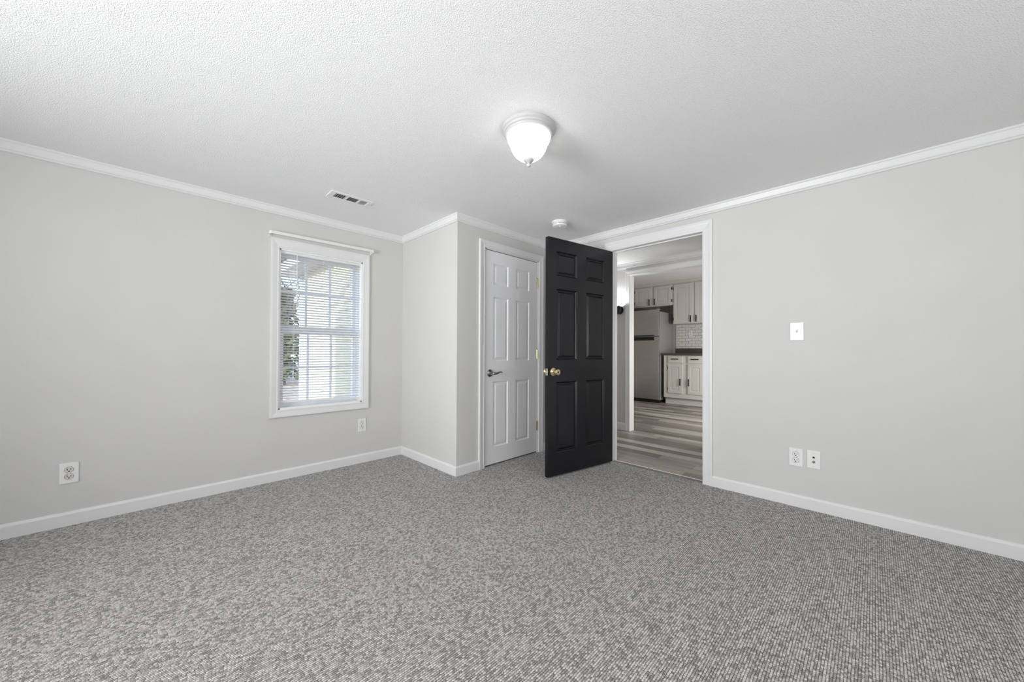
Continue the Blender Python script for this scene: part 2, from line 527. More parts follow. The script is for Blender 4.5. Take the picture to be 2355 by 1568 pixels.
runs = sweep([(XB, YL), (XC, YL), (XC, YC), (XR, YC), (XR, YN)], crown_prof(ZC))
for i, (b_, lab) in enumerate(zip(runs, ['white crown moulding above the window wall', 'white crown moulding on the closet side wall', 'white crown moulding above the white closet door', 'white crown moulding above the doorway wall'])):
    struct(f'trim_{i + 1}', b_, TRIM, lab, 'moulding')
for nm, path, lab in (
        ('baseboard_left', [(XB, YL), (XC, YL), (XC, YC), (CX0 - .06, YC)], None),
        ('baseboard_closet_end', [(CX1 + .07, YC), (XR, YC), (XR, DY1 + .071)], None),
        ('baseboard_right', [(XR, DY0 - .070), (XR, YN)], 'white baseboard along the blank wall beside the doorway')):
    bms = sweep(path, BASE)
    labs = {'baseboard_left': ['white baseboard under the window', 'white baseboard on the closet side wall', 'short white baseboard before the closet door casing'],
            'baseboard_closet_end': ['short white baseboard between closet casing and corner', 'white baseboard behind the black door']}.get(nm, [lab])
    nms = {'baseboard_left': ['baseboard_left', 'baseboard_closet_side', 'baseboard_closet_front'], 'baseboard_closet_end': ['baseboard_closet_end', 'baseboard_corner']}.get(nm, [nm])
    for n_, b_, l_ in zip(nms, bms, labs): struct(n_, b_, TRIM, l_, 'baseboard')

b_ = sweep([(HALL_E, YL), (HALL_E, OY1 + .055)], [(d, z * 1.25) for d, z in BASE])[0]
struct('baseboard_hall', b_, TRIM, 'white baseboard at the foot of the hall wall', 'baseboard')
b_ = sweep([(HALL_E, YL), (HALL_E, -1.5)], crown_prof(ZC + .01))[0]
struct('trim_5', b_, TRIM, 'white crown moulding on the hall wall', 'moulding')

def casing(plane, f0, sgn, a0, a1, zt, w, wt=None, t=.016):
    """flat stepped casing around an opening (three sides), mitred; plane 'x' or 'y', face f0, sgn = room side"""
    wt = wt or w
    bm = new()
    # profile across the width: (offset from the opening, thickness)
    prof = [(0, 0), (0, t * .55), (w * .16, t * .75), (w * .24, t * .62), (w * .62, t * .80), (w * .80, t), (w, t), (w, 0)]
    def ring(pfun):
        vs = []
        for o, d in prof:
            a, z = pfun(o)
            vs.append(bm.verts.new((f0 + sgn * d, a, z) if plane == 'x' else (a, f0 + sgn * d, z)))
        return vs
    k = wt / w
    rings = [ring(lambda o: (a0 - o, 0.0)), ring(lambda o: (a0 - o, zt + o * k)), ring(lambda o: (a1 + o, zt + o * k)), ring(lambda o: (a1 + o, 0.0))]
    n = len(prof)
    for A, B in zip(rings, rings[1:]):
        for i in range(n): bm.faces.new([A[i], A[(i + 1) % n], B[(i + 1) % n], B[i]])
    bm.faces.new(rings[0]); bm.faces.new(rings[-1][::-1])
    return bm

# bedroom doorway: casing, jamb lining with stop, threshold
struct('trim_6', casing('x', XR, -1, DY0, DY1, DZ, .070, .078), TRIM, 'white casing framing the bedroom doorway', 'door casing')
struct('trim_7', casing('x', HALL_W, 1, DY0 - .008, DY1 + .010, DZ + .008, .066, .076), TRIM, 'white casing on the hall side of the bedroom doorway', 'door casing')
bm = new()
JT = .014
box(bm, XR - .002, HALL_W + .002, DY0 - JT, DY0 + .001, 0, DZ + JT)
box(bm, XR - .002, HALL_W + .002, DY1 - .001, DY1 + JT, 0, DZ + JT)
box(bm, XR - .002, HALL_W + .002, DY0, DY1, DZ - .001, DZ + JT)
box(bm, XR + .040, XR + .066, DY0, DY0 + .009, 0, DZ, .002)
box(bm, XR + .040, XR + .066, DY1 - .009, DY1, 0, DZ, .002)
box(bm, XR + .040, XR + .066, DY0, DY1, DZ - .011, DZ, .002)
struct('trim_8', bm, TRIM, 'white jamb and stop lining the bedroom doorway', 'door jamb')
bm = new(); box(bm, XR + .008, XR + .046, DY0, DY1, -.001, .006, .002)
t8 = struct('trim_9', bm, paint('grey_wood_threshold', (0.20, 0.185, 0.165), .45, .4, var=.1), 'grey threshold strip between carpet and planks', 'threshold')
bm = new(); box(bm, XR + .044, XR + .054, DY0, DY1, 0, .0085, .0015)
link('metal_edge', bm, METALSTRIP, t8)

# closet doorway
struct('trim_10', casing('y', YC, -1, CX0, CX1, CZ, .062, .062), TRIM, 'white casing framing the white closet door', 'door casing')
bm = new()
box(bm, CX0 - .012, CX0 + .013, YC - .001, YC + .1, 0, CZ + .012)
box(bm, CX1 - .014, CX1 + .012, YC - .001, YC + .1, 0, CZ + .012)
box(bm, CX0, CX1, YC - .001, YC + .1, CZ - .008, CZ + .012)
box(bm, CX0 + .012, CX0 + .022, YC + .045, YC + .075, 0, CZ - .008)
box(bm, CX1 - .024, CX1 - .013, YC + .045, YC + .075, 0, CZ - .008)
box(bm, CX0 + .012, CX1 - .013, YC + .045, YC + .075, CZ - .018, CZ - .008)
struct('trim_11', bm, TRIM, 'white jamb lining the closet doorway', 'door jamb')

# hall opening
struct('trim_12', casing('x', HALL_E, -1, OY0, OY1, OZ, .058, .058), TRIM, 'white casing framing the opening from hall to kitchen', 'door casing')
bm = new()
box(bm, HALL_E - .002, HALL_E + .112, OY1 - .001, OY1 + .014, 0, OZ + .014)
box(bm, HALL_E - .002, HALL_E + .112, OY0 - .014, OY0 + .001, 0, OZ + .014)
box(bm, HALL_E - .002, HALL_E + .112, OY0, OY1, OZ - .001, OZ + .014)
struct('trim_13', bm, TRIM, 'white lining of the opening from hall to kitchen', 'door jamb')

# ------------------------------------------------------------------ six panel doors
def panel_slab(w, h, t, cols, rows, deep, bev, field):
    """door slab, x along the width, front at y=0 facing -y; cols/rows list panel spans"""
    bm = new()
    xs = [0.0] + [v for c in cols for v in c] + [w]
    zs = [0.0] + [v for r in rows for v in r] + [h]
    def face(side):
        y0, s = (0.0, 1.0) if side == 0 else (t, -1.0)
        for i in range(len(xs) - 1):
            for k in range(len(zs) - 1):
                x0, x1, z0, z1 = xs[i], xs[i + 1], zs[k], zs[k + 1]
                if i % 2 == 1 and k % 2 == 1:
                    levels = [(0, 0), (bev * .35, deep * .55), (bev * .6, deep), (bev, deep), (bev + field, deep * .22)]
                    R = []
                    for ins, d in levels:
                        R.append([bm.verts.new((x, y0 + s * d, z)) for x, z in ((x0 + ins, z0 + ins), (x1 - ins, z0 + ins), (x1 - ins, z1 - ins), (x0 + ins, z1 - ins))])
                    for A, B in zip(R, R[1:]):
                        for q in range(4): bm.faces.new([A[q], A[(q + 1) % 4], B[(q + 1) % 4], B[q]])
                    bm.faces.new(R[-1])
                else:
                    bm.faces.new([bm.verts.new(p) for p in ((x0, y0, z0), (x1, y0, z0), (x1, y0, z1), (x0, y0, z1))])
    face(0); face(1)
    for i in range(len(xs) - 1):
        for z in (0, h): bm.faces.new([bm.verts.new(p) for p in ((xs[i], 0, z), (xs[i + 1], 0, z), (xs[i + 1], t, z), (xs[i], t, z))])
    for k in range(len(zs) - 1):
        for x in (0, w): bm.faces.new([bm.verts.new(p) for p in ((x, 0, zs[k]), (x, 0, zs[k + 1]), (x, t, zs[k + 1]), (x, t, zs[k]))])
    bmesh.ops.remove_doubles(bm, verts=bm.verts, dist=1e-5)
    return bm

def hinge(parent, loc, mat, rz=0):
    bm = new()
    box(bm, -.013, -.001, -.002, .001, -.045, .045)
    box(bm, .001, .012, -.002, .001, -.045, .045)
    for k in range(5):
        z0 = -.046 + k * .0184
        lathe(bm, [(0, z0), (.0052, z0), (.0052, z0 + .0172), (0, z0 + .0172)], (0, -.0045, 0), n=12)
    lathe(bm, [(.0035, .046), (.005, .050), (0, .054)], (0, -.0045, 0), n=12)
    o = link('hinge', bm, mat, parent, smooth=True)
    o.location = loc; o.rotation_euler = (0, 0, rz)
    o['label'] = 'brass hinge'
    return o

# closet door
d1 = thing('door_1', 'closed white six-panel closet door with a nickel lever', 'door', (2.110, YC + .004, .012), kind='structure')
CW, CH = .692, 1.918
slab = panel_slab(CW, CH, .035, [(.094, .282), (.386, .574)], [(.150, .738), (.925, 1.504), (1.614, 1.808)], .009, .014, .022)
link('door_leaf', slab, DOORW, d1)
lv = new()
lathe(lv, [(0, 0), (.031, 0), (.0335, -.003), (.0325, -.008), (.024, -.0125), (.0145, -.016), (.0115, -.024), (.0115, -.040), (0, -.042)], (0, 0, 0), 'y', 40)
hd = link('lever_handle', lv, NICKEL, d1, smooth=True)
hd.location = (.052, 0, .818); hd['label'] = 'satin nickel lever handle'
lv = new()
tube(lv, [(0, -.036, 0), (.012, -.046, -.002), (.03, -.050, -.004), (.055, -.050, .001), (.078, -.048, .008), (.098, -.046, .009), (.118, -.042, .003)],
     [.011, .0115, .010, .0082, .0072, .0066, .005], 12)
link('lever', lv, NICKEL, hd, smooth='all')
for z in (.258, .986, 1.712): hinge(d1, (CW + .003, 0, z), BRASS)

# black bedroom door, standing open into the room
ang = math.atan2(1.854 - 1.715, 2.276 - 3.055)
BW, BH, BT = .785, 1.942, .035
hx, hy = 3.045, 1.717
d2 = thing('door_2', 'black six-panel door standing open with a brass knob', 'door', (hx, hy, .014), kind='structure')
# local +x must run from the free edge to the hinge edge so that the front (-y) looks at the camera
d2.rotation_euler = (0, 0, ang + PI)
d2.location = (hx + math.cos(ang) * BW, hy + math.sin(ang) * BW, .014)
def ub(u): return BW - u + .002
slab = panel_slab(BW, BH, BT, [(ub(.697), ub(.461)), (ub(.353), ub(.115))], [(.184, .762), (.942, 1.528), (1.635, 1.838)], .0145, .020, .016)
link('door_leaf', slab, BLACKDOOR, d2)
KN = (ub(.734), 0, .846)
kb = new()
lathe(kb, [(0, 0), (.031, 0), (.034, -.002), (.0335, -.006), (.028, -.010), (.018, -.0135), (.0125, -.018), (.0110, -.028), (.0125, -.032), (.020, -.036), (.0255, -.042), (.0272, -.050), (.0265, -.057), (.0235, -.0625), (.0150, -.0655), (.0135, -.064), (0, -.064)], (0, 0, 0), 'y', 40)
knob = link('door_knob', kb, BRASS, d2, smooth=True); knob.location = KN; knob['label'] = 'polished brass knob with keyhole'
kb = new(); box(kb, -.0016, .0016, -.0660, -.0635, -.006, .006)
lathe(kb, [(0, -.0652), (.0085, -.0652), (.0085, -.0640)], (0, 0, 0), 'y', 20)
link('keyhole', kb, paint('dark_brass', (.10, .07, .03), .3, metal=.6), knob)
kb = new()
lathe(kb, [(0, 0), (.033, 0), (.033, .006), (.018, .0135), (.011, .028), (.020, .036), (.027, .050), (.0235, .0625), (0, .066)], (0, 0, 0), 'y', 32)
k2 = link('door_knob', kb, BRASS, d2, smooth=True); k2.location = (KN[0], BT, KN[2])
lt = new(); box(lt, -.0015, .001, .006, .029, -.028, .028, .0008)
lp = link('latch_plate', lt, BRASS, d2); lp.location = (0, 0, KN[2]); lp['label'] = 'brass latch plate on the door edge'
lt = new(); box(lt, -.011, 0, .011, .024, -.008, .008, .002)
link('latch_bolt', lt, STEEL, lp)
for z in (.20, .97, 1.74): hinge(d2, (BW - .002, BT + .006, z), BRASS, PI)

# ------------------------------------------------------------------ window
win = thing('window_1', 'white double-hung window with divided panes', 'window', ((WX0 + WX1) / 2, YL, WZ0), kind='structure')
WXC, WZB = (WX0 + WX1) / 2, WZ0
def wb(bm, x0, x1, y0, y1, z0, z1, bev=0.0): return box(bm, x0 - WXC, x1 - WXC, y0, y1, z0 - WZB, z1 - WZB, bev)
bm = new()
w_, t_ = .058, .018
prof = [(0, 0), (0, t_ * .6), (w_ * .15, t_ * .8), (w_ * .25, t_ * .7), (w_ * .8, t_), (w_, t_), (w_, 0)]
rings = []
for sx, sz in ((-1, -1), (1, -1), (1, 1), (-1, 1)):
    cx_, cz_ = (WX1 - WXC) * sx, (0 if sz < 0 else WZ1 - WZB)
    wz = w_ if sz < 0 else w_ + .018
    rings.append([bm.verts.new((cx_ + sx * o, -d, cz_ + sz * o * wz / w_)) for o, d in prof])
for i in range(4):
    A, B = rings[i], rings[(i + 1) % 4]
    for k in range(len(prof)): bm.faces.new([A[k], A[(k + 1) % len(prof)], B[(k + 1) % len(prof)], B[k]])
link('casing', bm, TRIM, win)
bm = new()
wb(bm, WX0, WX0 + .010, -.001, .165, WZ0, WZ1); wb(bm, WX1 - .010, WX1, -.001, .165, WZ0, WZ1)
wb(bm, WX0, WX1, -.001, .165, WZ1 - .010, WZ1); wb(bm, WX0, WX1, -.001, .165, WZ0, WZ0 + .012)
wb(bm, WX0 + .010, WX0 + .018, .06, .165, WZ0, WZ1); wb(bm, WX1 - .018, WX1 - .010, .06, .165, WZ0, WZ1)
link('jamb_liner', bm, VINYL, win)
def sash(nm, yc, x0, x1, z0, z1, gx0, gx1, gz0, gz1):
    bm = new()
    y0, y1 = yc - .017, yc + .017
    wb(bm, x0, gx0, y0, y1, z0, z1, .002); wb(bm, gx1, x1, y0, y1, z0, z1, .002)
    wb(bm, gx0 - .001, gx1 + .001, y0, y1, gz1, z1, .002); wb(bm, gx0 - .001, gx1 + .001, y0, y1, z0, gz0, .002)
    s = link(nm, bm, VINYL, win)
    bm = new()
    for k in (1, 2):
        x = gx0 + (gx1 - gx0) * k / 3
        wb(bm, x - .009, x + .009, yc - .006, yc + .006, gz0, gz1)
    zm = (gz0 + gz1) / 2
    wb(bm, gx0, gx1, yc - .0055, yc + .0055, zm - .009, zm + .009)
    link('muntins', bm, VINYL, s, weld=False)
    bm = new(); wb(bm, gx0, gx1, yc - .0015, yc + .0015, gz0, gz1)
    link('pane', bm, GLASS, s)
sash('upper_sash', .140, WX0 + .018, WX1 - .018, 1.195, WZ1 - .010, .768, 1.350, 1.230, 1.800)
sash('lower_sash', .102, WX0 + .018, WX1 - .018, WZ0 + .012, 1.205, .784, 1.340, .606, 1.160)

# unseen window frames behind two area lamps; back one assumed, near-wall one added
def plain_window(name, label, loc, rz, w, h):
    o = thing(name, label, 'window', loc, rz, kind='structure')
    bm = new()
    for a, b, c, d in ((-w / 2 - .06, -w / 2, -.06, h + .06), (w / 2, w / 2 + .06, -.06, h + .06), (-w / 2, w / 2, -.06, 0), (-w / 2, w / 2, h, h + .06)):
        box(bm, a, b, -.018, 0, c, d, .003)
    link('casing', bm, TRIM, o)
    bm = new(); box(bm, -w / 2, w / 2, -.006, 0, 0, h)
    link('pane', bm, BOARDS, o)
    bm = new(); box(bm, -w / 2, w / 2, -.014, -.004, h / 2 - .025, h / 2 + .025, .002); box(bm, -.012, .012, -.012, -.004, 0, h)
    link('sash', bm, VINYL, o, weld=False)
plain_window('assumed_window', 'white window assumed in the unseen wall behind the camera facing the doorway wall', (XB, 1.30, .50), PI / 2, 1.4, 1.6)
plain_window('added_window', 'white window added unseen behind the camera facing the window wall', (0.8, YN, .82), PI, 1.6, 1.1)

# mini blind hanging inside the window opening
BX0, BX1 = .742, 1.384
bl = thing('window_blind', 'white mini blind with open slats hanging in the window', 'blind', ((BX0 + BX1) / 2, YL + .030, 1.846))
BC = (BX0 + BX1) / 2
bm = new(); box(bm, BX0 - BC, BX1 - BC, -.014, .014, -.038, -.002, .002)
link('headrail', bm, PLASTIC, bl)
bm = new()
NS, PITCH_S = 55, .0216
tilt = math.radians(18)
for k in range(NS):
    zc_ = -.052 - k * PITCH_S
    skew = max(0.0, (k - (NS - 12)) / 12.0) * .012
    L = []
    for q in range(5):
        s_ = -1 + q * .5
        yy = .0125 * s_ * math.cos(tilt); zz = -.0125 * s_ * math.sin(tilt) + .0016 * (1 - s_ * s_)
        L.append((yy, zz))
    a = [bm.verts.new((BX0 + .004 - BC, yy, zc_ + zz + skew)) for yy, zz in L]
    b = [bm.verts.new((BX1 - .004 - BC, yy, zc_ + zz - skew)) for yy, zz in L]
    a2 = [bm.verts.new((BX0 + .004 - BC, yy, zc_ + zz + skew - .0005)) for yy, zz in L]
    b2 = [bm.verts.new((BX1 - .004 - BC, yy, zc_ + zz - skew - .0005)) for yy, zz in L]
    for q in range(4):
        bm.faces.new([a[q], b[q], b[q + 1], a[q + 1]]); bm.faces.new([a2[q + 1], b2[q + 1], b2[q], a2[q]])
link('slats', bm, SLAT, bl, smooth='all')
bm = new(); box(bm, BX0 - BC, BX1 - BC, -.012, .012, -.009, .009, .003)
br = link('bottom_rail', bm, PLASTIC, bl); br.location = (0, 0, -.052 - NS * PITCH_S - .003); br.rotation_euler = (0, math.atan2(.024, BX1 - BX0), 0)
bm = new()
for x in (BX0 + .10, BX1 - .10, BC):
    for y in (-.0135, .0135): tube(bm, [(x - BC, y, -.038), (x - BC, y, -.052 - NS * PITCH_S + (BC - x) * .037)], .0007, 5)
link('ladder_cords', bm, PLASTIC, bl)
bm = new(); tube(bm, [(.858 - BC, -.022, -.030), (.858 - BC, -.024, -.06), (.860 - BC, -.024, -.475)], [.0022, .0034, .0038], 8)
tube(bm, [(.858 - BC, -.012, -.024), (.858 - BC, -.023, -.032)], .002, 6)
link('wand', bm, PLASTIC, bl, smooth=True)

# curtain rod
rod = thing('curtain_rod', 'white flat curtain rod mounted above the window', 'curtain rod', (1.068, YL, 1.944))
bm = new()
RX = .413
pts = [(-RX, -.004), (-RX, -.044), (-RX + .010, -.056), (RX - .010, -.056), (RX, -.044), (RX, -.004)]
inn = [(-RX + .004, -.004), (-RX + .004, -.042), (-RX + .012, -.052), (RX - .012, -.052), (RX - .004, -.042), (RX - .004, -.004)]
slope = lambda x: .012 * x / RX * 0.3
lo = [[bm.verts.new((x, y, z + slope(x))) for x, y in pts] for z in (-.011, .011)]
li = [[bm.verts.new((x, y, z + slope(x))) for x, y in inn] for z in (-.011, .011)]
for i in range(5):
    bm.faces.new([lo[0][i], lo[0][i + 1], lo[1][i + 1], lo[1][i]]); bm.faces.new([li[1][i], li[1][i + 1], li[0][i + 1], li[0][i]])
    bm.faces.new([lo[1][i], lo[1][i + 1], li[1][i + 1], li[1][i]]); bm.faces.new([li[0][i], li[0][i + 1], lo[0][i + 1], lo[0][i]])
for i in (0, 5): bm.faces.new([lo[0][i], lo[1][i], li[1][i], li[0][i]])
link('rod', bm, PLASTIC, rod)
for sx in (-1, 1):
    bm = new()
    x0 = sx * (RX - .002)
    box(bm, min(x0, x0 - sx * .018), max(x0, x0 - sx * .018), -.006, 0, -.026, .010, .001)
    box(bm, min(x0 - sx * .004, x0 - sx * .007), max(x0 - sx * .004, x0 - sx * .007), -.040, 0, -.010, .008)
    bk = link('bracket', bm, PLASTIC, rod)
    bm = new(); lathe(bm, [(0, -.0085), (.0035, -.0085), (.004, -.006)], (x0 - sx * .010, 0, -.019), 'y', 10)
    link('screw', bm, STEEL, bk)

# ------------------------------------------------------------------ wall plates
def plate_bm(w=.074, h=.119):
    bm = new(); box(bm, -w / 2, w / 2, -.0062, 0, -h / 2, h / 2, .0028, 2); return bm

def receptacle_bm():
    bm = new()
    # rounded face with flat top and bottom
    pts = []
    for k in range(40):
        a = 2 * PI * k / 40
        pts.append((.0172 * math.cos(a), max(-.0142, min(.0142, .0172 * math.sin(a)))))
    f = [bm.verts.new((x, -.0082, z)) for x, z in pts]; g = [bm.verts.new((x * 1.02, -.0055, z * 1.02)) for x, z in pts]
    bm.faces.new(f)
    for k in range(40): bm.faces.new([f[k], g[k], g[(k + 1) % 40], f[(k + 1) % 40]])
    return bm

def outlet(label, loc, rz, face):
    o = thing('wall_outlet', label, 'outlet', loc, rz, group=None)
    link('cover_plate', plate_bm(), PLASTIC, o)
    for dz in (.0195, -.0195):
        r = link('receptacle', receptacle_bm(), face, o); r.location = (0, 0, dz)
        bm2 = new()
        box(bm2, -.0080, -.0050, -.0087, -.008, -.0020, .0080)
        box(bm2, .0050, .0078, -.0087, -.008, -.0008, .0072)
        lathe(bm2, [(0, -.0087), (.0034, -.0087), (.0034, -.008)], (0, 0, -.0078), 'y', 14)
        lathe(bm2, [(.0170, -.0066), (.0184, -.0066), (.0184, -.0060), (.0170, -.0060)], (0, 0, 0), 'y', 36)
        link('slots', bm2, SLOT, r, weld=False)
    bm = new(); lathe(bm, [(0, -.0076), (.0028, -.0074), (.0034, -.006)], (0, 0, 0), 'y', 14)
    link('screw', bm, PLASTIC, o)
    return o

outlet('white duplex outlet low on the window wall far from the window', (-.317, YL, .304), 0, ALMOND)
outlet('white duplex outlet just below the corner of the window', (1.398, YL, .345), 0, PLASTIC)
outlet('white duplex outlet beside the cable jack plate', (XR, .372, .327), -PI / 2, PLASTIC)

ck = thing('cable_jack_plate', 'white plate with phone and cable jacks beside the outlet', 'wall plate', (XR, .280, .329), -PI / 2)
link('cover_plate', plate_bm(.070, .116), PLASTIC, ck)
bm = new(); box(bm, -.006, .006, -.0072, -.006, .010, .017); box(bm, -.0028, .0028, -.0072, -.006, .017, .021)
link('phone_jack', bm, SLOT, ck)
bm = new()
lathe(bm, [(0, -.0095), (.0030, -.0095), (.0046, -.016), (.0046, -.0095), (.0078, -.0095), (.0078, -.006)], (0, 0, -.014), 'y', 24)
link('cable_connector', bm, NICKEL, ck, smooth=True)
for dz in (.042, -.042):
    bm = new(); lathe(bm, [(0, -.0076), (.0026, -.0074), (.0032, -.006)], (0, 0, dz), 'y', 14)
    link('screw', bm, ALMOND, ck)

sw = thing('light_switch', 'white toggle light switch on the blank wall', 'switch', (XR, .365, 1.166), -PI / 2)
link('cover_plate', plate_bm(.074, .121), PLASTIC, sw)
bm = new(); box(bm, -.0055, .0055, -.0075, -.006, -.012, .012, .0006)
tg = link('toggle_bezel', bm, ALMOND, sw)
bm = new()
vs = [bm.verts.new(p) for p in ((-.0042, -.0072, -.006), (.0042, -.0072, -.006), (.0042, -.0072, .006), (-.0042, -.0072, .006), (-.0034, -.019, .004), (.0034, -.019, .004), (.0034, -.018, .010), (-.0034, -.018, .010))]
for q in ((0, 1, 5, 4), (1, 2, 6, 5), (2, 3, 7, 6), (3, 0, 4, 7), (4, 5, 6, 7), (3, 2, 1, 0)): bm.faces.new([vs[i] for i in q])
link('toggle', bm, PLASTIC, tg)
for dz in (.030, -.030):
    bm = new(); lathe(bm, [(0, -.0076), (.0026, -.0074), (.0032, -.006)], (0, 0, dz), 'y', 14)
    link('screw', bm, STEEL, sw)

# ------------------------------------------------------------------ ceiling fittings
cl = thing('ceiling_light', 'lit white flush ceiling light with frosted glass bowl', 'ceiling light', (1.362, 1.243, ZC))
bm = new()
lathe(bm, [(0, 0), (.130, 0), (.134, -.004), (.134, -.017), (.128, -.022), (.126, -.030), (.121, -.033), (.119, -.041), (.112, -.045), (.104, -.045), (.104, -.030), (0, -.030)], n=72)
link('canopy', bm, FIXW, cl, smooth=True)
bm = new()
lathe(bm, [(.100, -.036), (.109, -.043), (.111, -.052), (.107, -.066), (.100, -.078), (.094, -.092), (.089, -.106), (.081, -.122), (.070, -.137), (.054, -.150), (.034, -.159), (.020, -.162)], n=72)
bo = link('glass_bowl', bm, BOWL, cl, smooth='all')
bm = new()
lathe(bm, [(0, -.156), (.026, -.157), (.0275, -.160), (.025, -.166), (.016, -.174), (.008, -.178), (.006, -.181), (.0095, -.185), (.0105, -.190), (.008, -.196), (0, -.199)], n=32)
link('finial', bm, FIXW, cl, smooth='all')

sd = thing('smoke_detector', 'white round smoke detector on the ceiling near the black door', 'smoke detector', (2.545, 1.950, ZC))
bm = new(); lathe(bm, [(0, 0), (.070, 0), (.071, -.004), (.069, -.012), (0, -.012)], n=48)
link('mounting_base', bm, PLASTIC, sd, smooth=True)
bm = new(); lathe(bm, [(0, -.010), (.062, -.010), (.065, -.014), (.065, -.034), (.062, -.041), (.052, -.046), (.030, -.048), (0, -.048)], n=48)
bd = link('cover', bm, PLASTIC, sd, smooth=True)
bm = new(); lathe(bm, [(.0655, -.0235), (.0660, -.0245), (.0660, -.0265), (.0655, -.0275)], n=48)
link('vent_slot', bm, paint('grey_plastic', (.35, .35, .34), .4), bd)
bm = new(); lathe(bm, [(0, -.0515), (.010, -.051), (.011, -.047)], (-.02, -.02, 0), n=20)
link('test_button', bm, PLASTIC, sd)

# ceiling register
vt = thing('ceiling_vent', 'white ceiling register with slotted louvers near the window', 'vent', (1.061, 2.772, ZC))
bm = new()
vx, vy = .152, .066
ox0, ox1, oy = -.112, .120, .040
box(bm, -vx, ox0, -vy, vy, -.007, 0, .002); box(bm, ox1, vx, -vy, vy, -.007, 0, .002)
box(bm, ox0 - .002, ox1 + .002, -vy, -oy, -.007, 0, .002); box(bm, ox0 - .002, ox1 + .002, oy, vy, -.007, 0, .002)
box(bm, -.036, -.022, -oy, oy, -.006, 0); box(bm, .052, .064, -oy, oy, -.006, 0)
link('frame', bm, PLASTIC, vt, weld=False)
bm = new(); box(bm, ox0, ox1, -oy, oy, -.0012, -.0004)
link('duct_opening', bm, paint('dark_duct', (.05, .05, .045), .8), vt)
def louvers(x0, x1, n, lean, mat):
    bm = new()
    for k in range(n):
        x = x0 + (x1 - x0) * (k + .5) / n
        q = [(x - .0035, -oy, -.006), (x - .0035, oy, -.006), (x + lean, oy, -.0014), (x + lean, -oy, -.0014)]
        v = [bm.verts.new(p) for p in q]; v2 = [bm.verts.new((p[0] + .001, p[1], p[2])) for p in q]
        bm.faces.new(v); bm.faces.new(v2[::-1])
        for i in range(4): bm.faces.new([v[i], v2[i], v2[(i + 1) % 4], v[(i + 1) % 4]])
    return link('louvers', bm, mat, vt)
louvers(ox0, -.036, 5, .004, PLASTIC)
bm = new()
for k in range(6):
    y = -oy + 2 * oy * (k + .5) / 6
    q = [(-.022, y - .003, -.006), (.052, y - .003, -.006), (.052, y + .003, -.0014), (-.022, y + .003, -.0014)]
    v = [bm.verts.new(p) for p in q]; v2 = [bm.verts.new((p[0], p[1] + .001, p[2])) for p in q]
    bm.faces.new(v); bm.faces.new(v2[::-1])
    for i in range(4): bm.faces.new([v[i], v2[i], v2[(i + 1) % 4], v[(i + 1) % 4]])
link('louvers', bm, PLASTIC, vt)
louvers(.064, ox1, 6, .0075, PLASTIC)
for x in (-.132, .136):
    bm = new(); lathe(bm, [(0, -.0085), (.003, -.008), (.0034, -.0065)], (x, 0, 0), n=12)
    link('screw', bm, STEEL, vt)

# ------------------------------------------------------------------ hall sconce
sc = thing('wall_sconce', 'black wall sconce glowing on the hall wall', 'sconce', (HALL_E, 2.375, 1.575))
bm = new(); lathe(bm, [(0, 0), (.052, 0), (.052, -.012), (.044, -.018), (0, -.018)], axis='x', n=32)
link('backplate', bm, BLACKM, sc, smooth=True)
bm = new(); tube(bm, [(-.016, 0, 0), (-.05, 0, -.02), (-.085, 0, -.03), (-.092, 0, -.03)], .009, 10)
link('arm', bm, BLACKM, sc, smooth=True)
bm = new(); lathe(bm, [(0, -.063), (.020, -.060), (.040, -.049), (.054, -.032), (.062, -.008), (.063, .008), (.058, .026), (.053, .026), (.057, .008), (.050, -.028), (.030, -.050), (0, -.056)], n=40)
cup = link('cup', bm, BLACKM, sc, smooth=True)
bm = new(); lathe(bm, [(0, -.040), (.022, -.034), (.034, -.012), (.036, .012), (.028, .034), (.014, .046), (0, .050)], n=32)
bulb = link('glass_shade', bm, GLOBE, sc, smooth='all')
for o_ in (cup, bulb):
    o_.location = (-.092, 0, 0)
    o_.rotation_euler = Vector((-.10, .55, 1)).to_track_quat('Z', 'Y').to_euler()

# ------------------------------------------------------------------ kitchen
def cab_door(parent, x0, y0, y1, z0, z1, name='door', t=.019):
    """recessed-panel door on a front that faces -x, at world coordinates"""
    fr = min(.06, (y1 - y0) * .24)
    bm = new()
    px, _, pz = parent.location
    py = parent.location[1]
    X, Y0, Y1, Z0, Z1 = x0 - px, y0 - py, y1 - py, z0 - pz, z1 - pz
    box(bm, X, X + t, Y0, Y0 + fr, Z0, Z1, .0015); box(bm, X, X + t, Y1 - fr, Y1, Z0, Z1, .0015)
    box(bm, X, X + t, Y0 + fr - .001, Y1 - fr + .001, Z0, Z0 + fr, .0015); box(bm, X, X + t, Y0 + fr - .001, Y1 - fr + .001, Z1 - fr, Z1, .0015)
    box(bm, X + .008, X + t, Y0 + fr - .002, Y1 - fr + .002, Z0 + fr - .002, Z1 - fr + .002)
    fr2 = fr + .018
    if Y1 - Y0 > 2 * fr2 + .03: box(bm, X + .004, X + t, Y0 + fr2, Y1 - fr2, Z0 + fr2, Z1 - fr2, .003)
    return link(name, bm, CAB, parent, weld=False)

